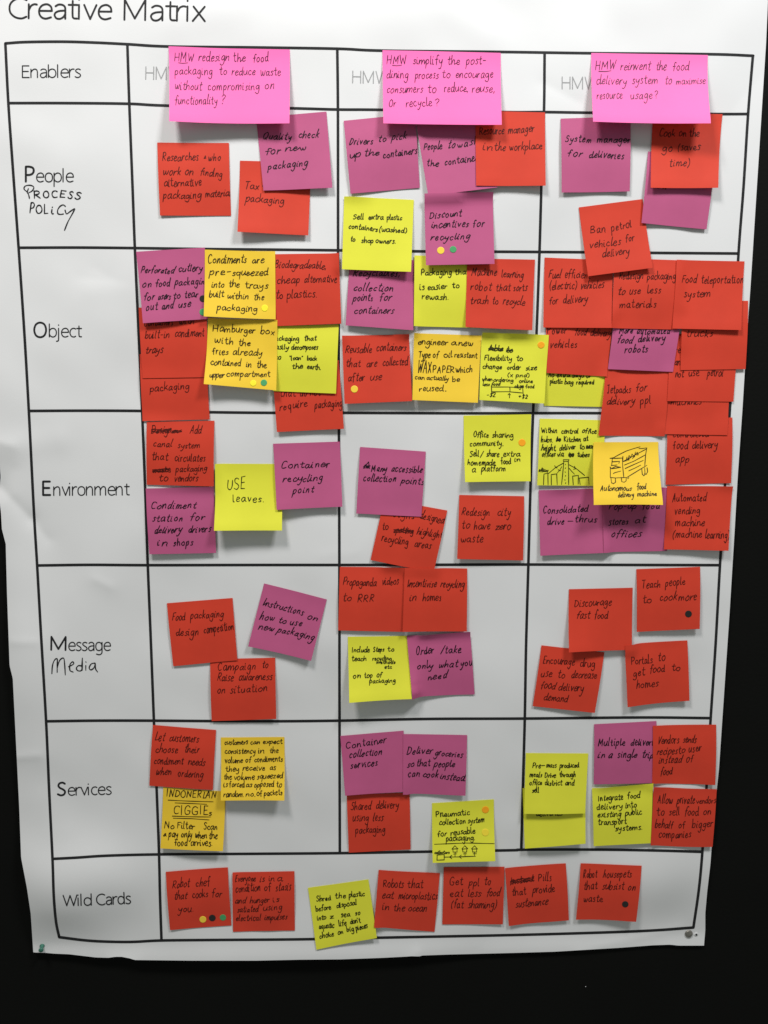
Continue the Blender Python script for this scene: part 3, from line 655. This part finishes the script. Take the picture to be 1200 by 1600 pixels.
# --- Object row, first column
note('G', 'R', (688,57, 1005,52, 1002,360, 688,352), 4, [(710,110,800,110,'~Design'), (805,110,850,108,'~a',12), (888,110,942,110,'Add'), (718,173,803,173,'canal',17), (832,180,933,180,'system',15), (712,235,785,235,'that'), (818,240,962,240,'circulates'), (715,294,797,292,'~waste',16), (822,293,967,285,'packaging',17), (742,335,785,333,'to'), (813,336,925,333,'vendors')], EN,
     label='red sticky note reading "Add canal system" with some crossed-out words')
note('D', 'R', (655,580, 967,570, 983,886, 668,894), 5, [(705,752,885,742,'packaging')], OB, label='red sticky note with only the word "packaging" showing, left in the Object row')
note('D', 'R', (650,362, 968,352, 977,688, 668,693), 3, [(675,448,810,444,'Containers'), (838,440,908,438,'with'), (680,508,790,508,'built-in'), (818,502,957,497,'condiment'), (682,577,762,575,'trays')], OB,
     label='red sticky note reading "built-in condiment trays" under a purple note')
note('D', 'P', (638,100, 960,80, 978,415, 670,435), 7, [(660,200,812,205,'Perforated',17), (838,198,945,192,'cutlery'), (665,270,710,266,'on'), (730,266,795,262,'food'), (820,262,975,258,'packaging'), (672,330,722,328,'for'), (740,328,798,326,'users'), (812,322,842,320,'to'), (865,318,928,312,'tear'), (683,378,738,374,'out'), (758,372,812,368,'and'), (835,364,893,360,'use')], OB,
     dots=[(951,322,16,'black','small black dot sticker half under the golden "Condiments" note'), (951,384,16,'green','small green dot sticker half under the golden "Condiments" note')])
note('E', 'R', (75,625, 388,608, 412,930, 98,945), 6, [(112,778,185,776,'that'), (205,776,300,772,'do not'), (110,842,240,820,'require'), (275,830,403,826,'packaging')], OB, label='red sticky note reading "require packaging" below a lime yellow note')
note('E', 'Y', (78,450, 388,440, 375,765, 80,753), 5, [(75,520,195,520,'packaging'), (220,520,278,518,'that'), (78,560,148,560,'easily'), (162,560,285,560,'decomposes'), (85,608,115,608,'to'), (153,612,212,610,'"loan"',11), (235,612,280,612,'back',11), (165,650,215,650,'the'), (235,652,298,655,'earth.')], OB)
note('E', 'R', (68,112, 388,105, 400,437, 85,449), 6, [(88,175,327,180,'Biodegradeable,'), (98,248,205,246,'cheap'), (228,244,378,242,'alternative'), (92,320,125,320,'to'), (148,320,285,312,'plastics.')], OB)
note('D', 'G', (975,410, 1300,420, 1295,750, 955,720), 10, [(995,470,1190,477,'Hamburger'), (1215,480,1283,487,'box'), (998,525,1085,528,'with'), (1110,533,1165,535,'the'), (990,575,1062,576,'fries'), (1083,578,1222,582,'already'), (983,625,1120,632,'contained'), (1145,635,1170,636,'in'), (1197,640,1245,640,'the'), (980,685,1045,687,'upper'), (1055,684,1262,682,'compartment')], OB,
     dots=[(1233,712,16,'green','small green dot sticker at the foot of the "Hamburger box" note'), (1181,714,15,'lime','small bright yellow dot sticker left of a green one on the "Hamburger box" note')], curl=-.2)
note('D', 'G', (960,90, 1290,98, 1292,417, 955,403), 9, [(973,150,1150,150,'Condiments',22), (1178,150,1237,148,'are'), (980,205,1050,205,'pre'), (1058,204,1075,204,'-'), (1085,205,1255,208,'squeezed'), (990,262,1045,262,'into'), (1068,262,1118,262,'the'), (1145,266,1255,268,'trays'), (978,308,1045,308,'built'), (1062,314,1160,316,'within'), (1185,322,1235,325,'the'), (1015,370,1200,380,'packaging')], OB,
     dots=[(1239,362,16,'lime','small bright yellow dot sticker at the foot of the "Condiments" note')])
# --- Object row, second column
note('E', 'R', (403,493, 718,486, 732,800, 415,813), 7, [(420,570,543,570,'Reusable'), (567,565,703,561,'containers'), (420,638,490,636,'that'), (520,636,568,634,'are'), (597,632,712,628,'collected'), (432,705,510,702,'after'), (537,700,590,698,'use')], OB,
     dots=[(462,743,17,'yellow','small yellow dot sticker on the red "Reusable containers" note')])
note('E', 'G', (742,480, 1058,493, 1040,808, 733,795), 9, [(760,535,898,537,'engineer'), (915,540,940,540,'a'), (950,540,1015,545,'new'), (762,598,855,598,'Type of'), (882,596,920,596,'oil'), (932,596,1037,598,'resistant',15), (757,665,820,665,'WAX',30), (830,666,928,668,'PAPER',30), (938,668,1013,668,'which'), (745,697,790,699,'can',12), (800,700,900,706,'actually',12), (920,710,955,710,'be',12), (765,753,878,755,'reused',15), (885,755,897,755,'.')], OB)
note('E', 'Y', (1062,478, 1373,490, 1352,812, 1047,795), 8, [(1093,562,1160,566,'~Able',15), (1175,570,1204,570,'~to',15), (1073,607,1200,610,'Flexibility'), (1222,612,1250,612,'to'), (1065,648,1152,651,'change'), (1178,652,1240,654,'order'), (1265,655,1317,655,'size'), (1180,685,1280,687,'(x pnd)',10), (1062,705,1108,706,'when',10), (1115,708,1205,710,'ordering',10), (1235,714,1298,715,'online',10), (1065,727,1145,728,'less food',9), (1212,738,1305,740,'align food',9), (1083,780,1122,781,'-$2',11), (1230,785,1272,788,'+$2',11)], OB,
     dots=[(1337,537,16,'orange','small orange dot sticker at the top right of the crossed-out "Flexibility" note')], label='lime yellow sticky note reading "Flexibility to change order size" with a small scale drawing',
     draw=[[(1105,735),(1180,734),(1250,737)], [(1105,757),(1180,756),(1250,762)], [(1105,728),(1106,768)], [(1190,735),(1191,757)], [(1250,730),(1252,768)], [(1188,784),(1188,764)], [(1182,771),(1188,764),(1194,771)]], w=1.4)
# --- Environment row
note('G', 'P', (683,370, 1000,362, 1013,672, 700,678), 5, [(708,465,915,462,'Condiment'), (713,525,855,521,'station'), (888,520,958,516,'for'), (723,580,845,578,'delivery'), (882,576,985,573,'drivers'), (735,638,785,638,'in'), (812,636,903,632,'shops')], EN)
note('G', 'Y', (1008,255, 1320,255, 1322,567, 1003,568), 13, [(1060,380,1145,370,'USE',30), (1088,433,1232,432,'leaves.',19)], EN, w=1.4)
note('H', 'P', (80,160, 393,150, 405,455, 97,470), 8, [(118,278,345,270,'Container'), (125,343,215,340,'recy'), (218,340,310,332,'cling'), (172,395,270,388,'point')], EN, label='purple sticky note reading "Container recycling point" in the Environment row')
note('H', 'R', (601,418, 897,473, 833,762, 537,705), 6, [(640,500,740,510,'Signs'), (765,508,877,534,'designed'), (592,558,617,560,'to'), (645,573,735,578,'~spotting',17), (752,583,870,600,'highlight',17), (587,615,710,632,'recycling'), (740,640,817,650,'areas')], EN)
note('H', 'P', (488,175, 796,197, 775,502, 470,487), 6, [(505,277,532,277,'~A'), (540,290,612,290,'Many',17), (635,290,778,294,'accessible',17), (502,335,655,337,'collection'), (682,345,785,352,'points')], EN)
note('H', 'Y', (973,28, 1290,22, 1287,336, 980,340), 9, [(1018,133,1090,133,'Office',15), (1108,133,1205,133,'sharing',15), (1003,173,1158,172,'community.',15), (1003,222,1045,222,'Sell',15), (1052,222,1066,222,'/',15), (1080,222,1140,222,'share',15), (1160,222,1238,220,'extra',14), (993,260,1120,264,'homemade',15), (1150,258,1195,256,'food',15), (1212,248,1240,245,'in',13), (1013,292,1030,292,'a',15), (1058,292,1168,290,'platform',15)], EN,
     dots=[(1248,157,17,'orange','small orange dot sticker at the right edge of the "Office sharing community" note')])
note('H', 'R', (953,400, 1257,406, 1252,707, 943,700), 6, [(962,493,1092,493,'Redesign'), (1130,493,1190,497,'city'), (962,558,998,558,'to'), (1020,558,1095,556,'have'), (1120,560,1190,558,'zero'), (960,620,1063,618,'waste')], EN)
note('I', 'P', (125,378, 432,368, 433,672, 133,685), 7, [(145,487,355,480,'Consolidated'), (165,542,245,538,'drive'), (258,534,285,534,'-'), (295,530,398,526,'thrus')], EN, label='purple sticky note reading "Consolidated drive-thrus" in the Environment row')
note('I', 'P', (425,362, 727,365, 727,663, 430,672), 6, [(455,470,580,468,'Pop-up'), (610,468,690,465,'food'), (455,543,545,540,'stores'), (577,536,625,532,'at'), (465,602,605,598,'offices')], EN, label='purple sticky note reading "stores at offices" in the shade of the golden machine drawing')
note('I', 'R', (727,358, 1037,360, 1015,662, 712,655), 7, [(750,432,912,428,'Automated'), (762,492,880,486,'vending'), (765,547,903,543,'machine'), (752,602,888,602,'(machine'), (905,604,1018,605,'learning)')], EN)
TRUCK = [[(345,355),(400,345),(480,300),(600,240),(720,205),(810,180)], [(790,205),(850,203),(915,195),(903,300),(890,470)], [(345,355),(430,355),(540,350)], [(380,365),(375,460)], [(375,405),(440,404),(495,400),(485,435)],
         [(365,465),(460,455)], [(350,490),(370,512),(440,508),(515,495),(430,478),(375,508)], [(352,500),(350,650)], [(350,652),(430,658),(600,655)], [(540,350),(550,480),(565,655)], [(560,400),(720,310),(905,215)],
         [(575,460),(720,400),(890,305)], [(585,510),(720,450),(870,385)], [(645,548),(740,505),(830,460)], [(610,655),(720,585),(840,515),(925,462)], [(360,665),(370,735),(400,748),(435,730),(430,665)],
         [(525,655),(535,718),(570,728),(600,710),(605,660)], [(845,520),(855,600),(878,625),(895,600),(890,500)], [(925,500),(938,560),(912,602),(885,592)], [(630,672),(645,655)], [(545,325),(550,405),(600,395),(612,335)],
         [(620,385),(642,310),(662,330),(642,385),(628,350)], [(665,350),(690,290),(722,325),(700,357)], [(730,330),(738,255)], [(735,300),(770,262),(787,300),(760,306)], [(400,592),(422,578),(520,550)]]
note('I', 'G', (383,153, 686,152, 708,447, 383,447), 24, [(415,380,565,378,'Autonomous',15), (592,374,632,372,'food',15), (503,411,575,408,'delivery',13), (592,405,680,402,'machine',13)], EN, power=1.35,
     label='golden yellow sticky note with a drawing of a boxy machine on wheels',
     draw=[[(360 + .3*x, 120 + .3*y) for x, y in p] for p in TRUCK])
# --- Message row
note('J', 'R', (985,210, 1290,203, 1295,490, 992,500), 5, [(1020,260,1198,257,'Campaign'), (1228,250,1255,250,'to'), (1020,308,1095,308,'Raise'), (1122,306,1275,303,'awareness'), (1020,368,1055,367,'on'), (1080,366,1253,358,'situation')], ME)
note('G', 'R', (782,908, 1090,883, 1113,1175, 812,1203), 6, [(808,988,868,985,'Food'), (895,980,1047,970,'packaging'), (825,1062,930,1058,'design'), (957,1050,1095,1030,'competition')], ME)
note('H', 'P', (38,815, 332,890, 258,1178, -37,1110), 7, [(33,915,220,965,'Instructions'), (240,980,285,992,'on'), (15,985,82,994,'how'), (105,1000,140,1004,'to'), (158,1010,212,1018,'use'), (12,1028,82,1040,'new'), (100,1045,265,1082,'packaging')], ME)
note('H', 'R', (393,737, 705,742, 690,1042, 385,1035), 5, [(408,822,563,826,'Propaganda'), (590,822,668,822,'videos'), (405,900,445,898,'to'), (477,898,550,898,'RRR')], ME)
note('H', 'R', (697,742, 990,745, 988,1040, 687,1042), 6, [(708,830,845,828,'Incentivise'), (865,828,972,833,'recycling'), (720,893,748,893,'in'), (782,895,868,892,'homes')], ME)
note('K', 'Y', (430,105, 720,100, 730,397, 437,415), 12, [(450,180,535,178,'Include'), (552,178,603,176,'Steps'), (620,175,650,175,'to'), (450,220,518,220,'teach'), (550,218,637,218,'recycling',11), (568,235,655,235,'methods',9), (605,256,640,256,'etc',9), (455,302,492,300,'on'), (510,300,548,298,'top'), (570,297,592,296,'of'), (535,325,655,322,'packaging',11)], ME, curl=-.25)
note('K', 'P', (707,100, 1005,82, 1025,375, 733,400), 6, [(750,190,835,185,'Order',20), (868,185,882,185,'/',20), (887,185,963,180,'take',20), (757,262,828,260,'only'), (858,255,945,248,'what'), (960,245,1015,238,'you'), (808,315,895,305,'need')], ME, curl=-.2)
note('L', 'R', (138,145, 433,178, 388,462, 97,430), 5, [(143,228,290,238,'Encourage'), (318,242,385,245,'drug'), (133,290,185,290,'use'), (212,294,245,294,'to'), (275,296,395,300,'decrease'), (133,343,200,348,'food'), (217,352,330,362,'delivery'), (148,403,258,410,'demand')], ME)
note('I', 'R', (267,842, 566,835, 562,1127, 267,1138), 8, [(295,925,467,916,'Discourage'), (303,983,365,982,'fast'), (387,982,450,980,'food')], ME, curl=-.2)
note('I', 'R', (583,748, 882,737, 880,1028, 585,1042), 5, [(607,837,692,832,'Teach'), (718,828,810,820,'people'), (612,905,650,903,'to'), (690,895,768,893,'cook'), (780,893,863,890,'more')], ME,
     dots=[(826,957,16,'black','small black dot sticker on the red "Teach people to cook more" note')])
note('L', 'R', (530,145, 822,122, 832,405, 542,435), 6, [(563,238,662,230,'Portals'), (688,222,720,220,'to'), (570,290,625,286,'get'), (648,278,720,272,'food'), (752,266,787,264,'to'), (585,350,690,338,'homes')], ME)
# --- Services row
note('J', 'G', (765,810, 1058,830, 1045,1110, 752,1097), 9, [(780,855,1010,862,'INDONERIAN',30), (812,937,975,941,'CIGGIE',36), (978,943,993,943,'s',15), (770,1003,815,1005,'No'), (832,1005,912,1010,'Filter'), (955,1010,1017,1010,'Scan'), (762,1042,780,1042,'&',12), (790,1044,900,1048,'pay only'), (915,1048,970,1050,'when'), (980,1050,1020,1050,'the'), (820,1082,880,1083,'food'), (897,1083,995,1083,'arrives.')], SE,
     draw=[[(788,872),(890,876),(1000,880)], [(820,885),(900,887),(970,892)], [(808,947),(900,950),(988,953)], [(812,957),(900,960),(980,966)]], label='golden yellow sticky note with an underlined heading in capitals, below the "Let customers" note')
note('J', 'R', (717,518, 1013,542, 998,823, 700,803), 6, [(727,588,772,589,'Let'), (795,590,932,595,'customers'), (730,643,835,643,'choose'), (865,643,935,645,'their'), (723,697,860,698,'condiment'), (885,700,960,706,'needs'), (730,750,803,752,'when'), (835,756,950,762,'ordering')], SE)
note('J', 'G', (1035,577, 1333,575, 1333,873, 1035,873), 12, [(1052,610,1160,610,'customers',14), (1172,610,1215,610,'can',13), (1232,608,1323,606,'expect',14), (1053,657,1195,655,'consistency',15), (1208,655,1235,655,'in',15), (1262,655,1305,655,'the',15), (1053,700,1135,700,'volume',15), (1148,698,1175,698,'of',15), (1190,698,1323,695,'condiments',15), (1057,740,1118,740,'they',15), (1135,738,1240,738,'receive',15), (1262,736,1290,736,'as',14), (1048,778,1085,778,'the',14), (1095,780,1190,780,'volume',15), (1202,778,1323,776,'squeezed',15), (1048,812,1065,812,'is',14), (1073,812,1145,812,'forced',14), (1152,812,1180,812,'as',13), (1190,812,1282,812,'opposed',14), (1295,812,1318,812,'to',14), (1048,855,1140,855,'random.',14), (1152,854,1195,854,'no.',13), (1203,852,1228,852,'of',14), (1238,850,1323,848,'packets',14)], SE)
note('K', 'R', (425,845, 720,835, 725,1102, 435,1117), 5, [(445,915,540,912,'Shared'), (565,910,668,906,'delivery'), (452,968,527,966,'using'), (550,964,597,962,'less'), (468,1028,605,1020,'packaging')], SE)
note('K', 'P', (395,570, 692,545, 696,832, 418,850), 7, [(423,635,610,603,'Container'), (437,675,585,663,'collection'), (443,728,567,712,'services')], SE)
note('K', 'P', (690,561, 990,566, 982,850, 689,845), 6, [(705,658,825,655,'Deliver'), (838,660,967,668,'groceries',16), (708,716,738,716,'so'), (752,714,815,712,'that'), (835,714,930,716,'people'), (712,760,765,762,'can'), (782,766,850,770,'cook'), (862,772,977,784,'instead.')], SE)
note('N', 'Y', (825,165, 1115,147, 1122,437, 828,445), 10, [(843,230,1000,222,'Pneumatic',17), (858,270,980,264,'collection'), (992,262,1068,258,'system'), (850,325,893,322,'for',16), (912,318,1027,310,'reusable',16), (890,345,1023,342,'packaging.'), (837,402,905,402,'collectors',7)], SE, xh=15,
     dots=[(1075,198,17,'orange','small orange dot sticker, upper one on the "Pneumatic collection system" note'), (1075,306,17,'pale yellow','small pale yellow dot sticker, lower one on the "Pneumatic collection system" note')],
     draw=[[(837,359),(980,356),(1120,358)], [(848,408),(880,407),(880,430),(848,431),(848,408)], [(880,418),(950,417),(1027,415)], [(915,411),(905,418),(916,425)], [(960,410),(950,417),(960,424)]] +
          [s for hx in (931, 977, 1023) for s in ([(hx-14,382),(hx,367),(hx+14,381),(hx-14,382)], [(hx-10,382),(hx-9,396),(hx+9,396),(hx+10,382)], [(hx,396),(hx,415)], [(hx-7,404),(hx+8,403)])])
note('L', 'P', (385,515, 677,500, 674,790, 383,797), 5, [(400,615,525,612,'Multiple'), (552,612,690,610,'deliveries'), (400,670,430,670,'in'), (447,668,465,668,'a'), (490,668,580,668,'single'), (605,670,655,672,'trip')], SE)
note('L', 'R', (660,522, 957,517, 953,800, 657,793), 6, [(680,605,778,603,'Vendors'), (797,602,858,602,'sends'), (677,655,770,652,'recipes'), (777,650,805,648,'to'), (823,645,885,638,'user'), (685,698,790,696,'instead'), (812,692,845,690,'of'), (693,752,748,752,'food')], SE)
note('L', 'Y', (375,815, 663,793, 650,1073, 383,1087), 6, [(403,877,520,872,'Integrate'), (540,866,600,862,'food'), (395,918,515,914,'delivery'), (532,912,583,908,'into'), (400,953,508,950,'existing'), (530,946,608,940,'public'), (403,990,535,985,'transport'), (483,1018,608,1012,'systems.')], SE, xh=15)
note('L', 'R', (665,810, 960,820, 940,1090, 650,1083), 6, [(683,885,750,885,'Allow'), (772,885,853,884,'private'), (863,885,953,885,'vendors',16), (677,943,712,942,'to'), (735,940,783,940,'sell'), (805,940,872,938,'food'), (893,938,930,938,'on'), (670,1000,752,999,'behalf'), (780,998,808,998,'of'), (842,998,940,995,'bigger'), (688,1047,835,1043,'companies')], SE)
note('L', 'Y', (50,815, 345,812, 345,1075, 60,1098), 8, [(118,948,240,945,'deliveries')], SE, label='lime yellow sticky note half hidden under the "Pre-mass produced" note')
note('L', 'Y', (65,650, 358,652, 343,933, 57,935), 8, [(97,720,135,720,'Pre'), (140,718,155,718,'-'), (162,718,208,720,'mass'), (225,720,315,718,'produced'), (82,763,140,763,'meals'), (155,765,205,765,'Drive'), (225,764,297,762,'through'), (82,803,140,801,'office'), (155,802,235,802,'district'), (250,800,293,800,'and'), (95,836,127,835,'sell')], SE, w=1.4)
# --- Wild Cards row
note('M', 'R', (777,487, 1068,466, 1085,738, 797,760), 5, [(810,560,888,555,'Robot'), (918,552,985,548,'chef'), (817,613,875,610,'that'), (903,606,975,602,'cooks'), (993,602,1040,600,'for'), (837,670,905,672,'you.')], WI,
     dots=[(951,710,16,'yellow','small yellow dot sticker, leftmost of three on the "Robot chef" note'), (995,703,16,'black','small black dot sticker, middle of three on the "Robot chef" note'), (1045,701,15,'green','small green dot sticker, rightmost of three on the "Robot chef" note')])
note('M', 'R', (1090,490, 1380,484, 1382,762, 1092,768), 5, [(1102,531,1198,530,'Everyone',16), (1218,529,1240,528,'is',16), (1260,527,1285,527,'in',16), (1302,526,1323,526,'a',16), (1105,577,1220,573,'condition'), (1240,572,1270,571,'of'), (1292,570,1363,567,'stasis'), (1103,630,1150,630,'and',16), (1172,628,1262,626,'hunger',16), (1280,624,1310,622,'is',16), (1113,672,1210,668,'satiated',16), (1235,664,1320,660,'using',16), (1105,715,1220,713,'electrical',16), (1240,710,1345,706,'impulses',16)], WI, curl=.2)
note('N', 'Y', (243,562, 527,522, 567,797, 283,852), 7, [(285,625,355,618,'Shred'), (375,610,425,607,'the'), (440,606,510,598,'plastic'), (282,672,355,662,'before'), (383,655,475,640,'disposal'), (288,715,330,710,'into'), (350,706,370,703,'z'), (402,700,445,695,'sea'), (468,690,490,687,'so'), (297,757,370,748,'aquatic'), (393,744,428,738,'life'), (447,732,493,722,"don't"), (300,800,368,788,'choke'), (388,780,412,776,'on'), (430,770,462,765,'big'), (473,762,525,748,'pieces')], WI)
note('N', 'R', (575,478, 862,493, 837,768, 553,748), 6, [(597,557,687,560,'Robots'), (708,560,780,560,'that'), (590,607,642,609,'eat'), (665,610,847,613,'microplastics'), (590,665,620,666,'in'), (642,667,695,667,'the'), (712,668,795,670,'ocean')], WI)
note('N', 'R', (880,465, 1165,463, 1157,733, 873,733), 5, [(907,548,967,546,'Get'), (997,546,1045,548,'ppl'), (1068,546,1097,545,'to'), (908,603,968,602,'eat'), (993,600,1052,600,'less'), (1078,598,1140,598,'food'), (912,655,970,655,'(fat'), (993,655,1123,652,'shaming)')], WI)
note('O', 'R', (-33,470, 252,447, 267,714, -15,741), 5, [(-8,545,103,530,'~Instant',20), (125,532,185,528,'Pills'), (0,597,67,590,'that'), (98,584,200,576,'provide'), (17,652,167,638,'sustenance')], WI)
note('O', 'R', (322,447, 608,458, 582,721, 300,711), 5, [(332,515,397,514,'Robot'), (425,514,558,510,'housepets'), (335,568,398,567,'that'), (422,566,522,568,'subsist'), (540,570,575,570,'on'), (333,627,425,625,'waste')], WI,
     dots=[(530,637,15,'black','small black dot sticker on the red "Robot housepets" note')])

# ------------------------------------------------------------------ pins
def lathe(prof, n=28):
    V = []; F = []
    for (r, h) in prof:
        for i in range(n):
            a = i/n*6.28318; V.append((r*math.cos(a), -h, r*math.sin(a)))
    for k in range(len(prof) - 1):
        for i in range(n):
            j = (i+1) % n; F.append((k*n+i, k*n+j, (k+1)*n+j, (k+1)*n+i))
    F.append(tuple(range((len(prof)-1)*n, len(prof)*n)))
    return V, F
M_GREEN = mat('green_plastic', (.045, .17, .12), .4, .4)
M_STEEL = mat('dull_steel', (.36, .34, .30), .42, .5, 0, 0, .5, 300, metal=.75)
M_HOLE = mat('punched_hole', (.01, .01, .01), .7, .2)
def place(px, py, extra=0):
    X, Y = unproject(px, py, .004); h = float(paper_h(X, Y)) + extra; X, Y = unproject(px, py, h)
    return (float(X) + X0W, -h, Z0W - float(Y))
p = place(66, 1477.5)
V, F = lathe([(.0024, 0), (.0030, .0006), (.0022, .0018), (.0020, .0052), (.0026, .0060), (.0029, .0070), (.0026, .0078), (.0010, .0081)])
o = mesh_obj('push_pin', (np.array(V) + np.array(p)).tolist(), F, M_GREEN, None, p); o.rotation_euler = (math.radians(8), 0, math.radians(10))
tag(o, 'small green plastic push pin in the bottom left corner of the poster', 'push pin', 'pins at the foot of the poster')
p = place(1076, 1458.5, .0003)
V, F = lathe([(.0046, 0), (.0049, .0004), (.0049, .0009), (.0044, .0016), (.0030, .0021), (.0014, .0023)])
o = mesh_obj('thumb_tack', (np.array(V) + np.array(p)).tolist(), F, M_STEEL, None, p)
tag(o, 'round dull metal thumb tack in the bottom right corner of the poster', 'thumb tack', 'pins at the foot of the poster')
p = place(1087.5, 1460, .0003)
V, F = lathe([(.0026, 0), (.0026, .0003), (.0022, .0004)]); mesh_obj('torn_rim', (np.array(V) + np.array(p) - np.array(PORG)).tolist(), F, M_PAPER, POSTER, (0, 0, 0))
p = (p[0] + .0002, p[1] - .0006, p[2])
V, F = lathe([(.0013, 0), (.0013, .0001)], 10); mesh_obj('pin_hole', (np.array(V) + np.array(p) - np.array(PORG)).tolist(), F, M_HOLE, POSTER, (0, 0, 0))
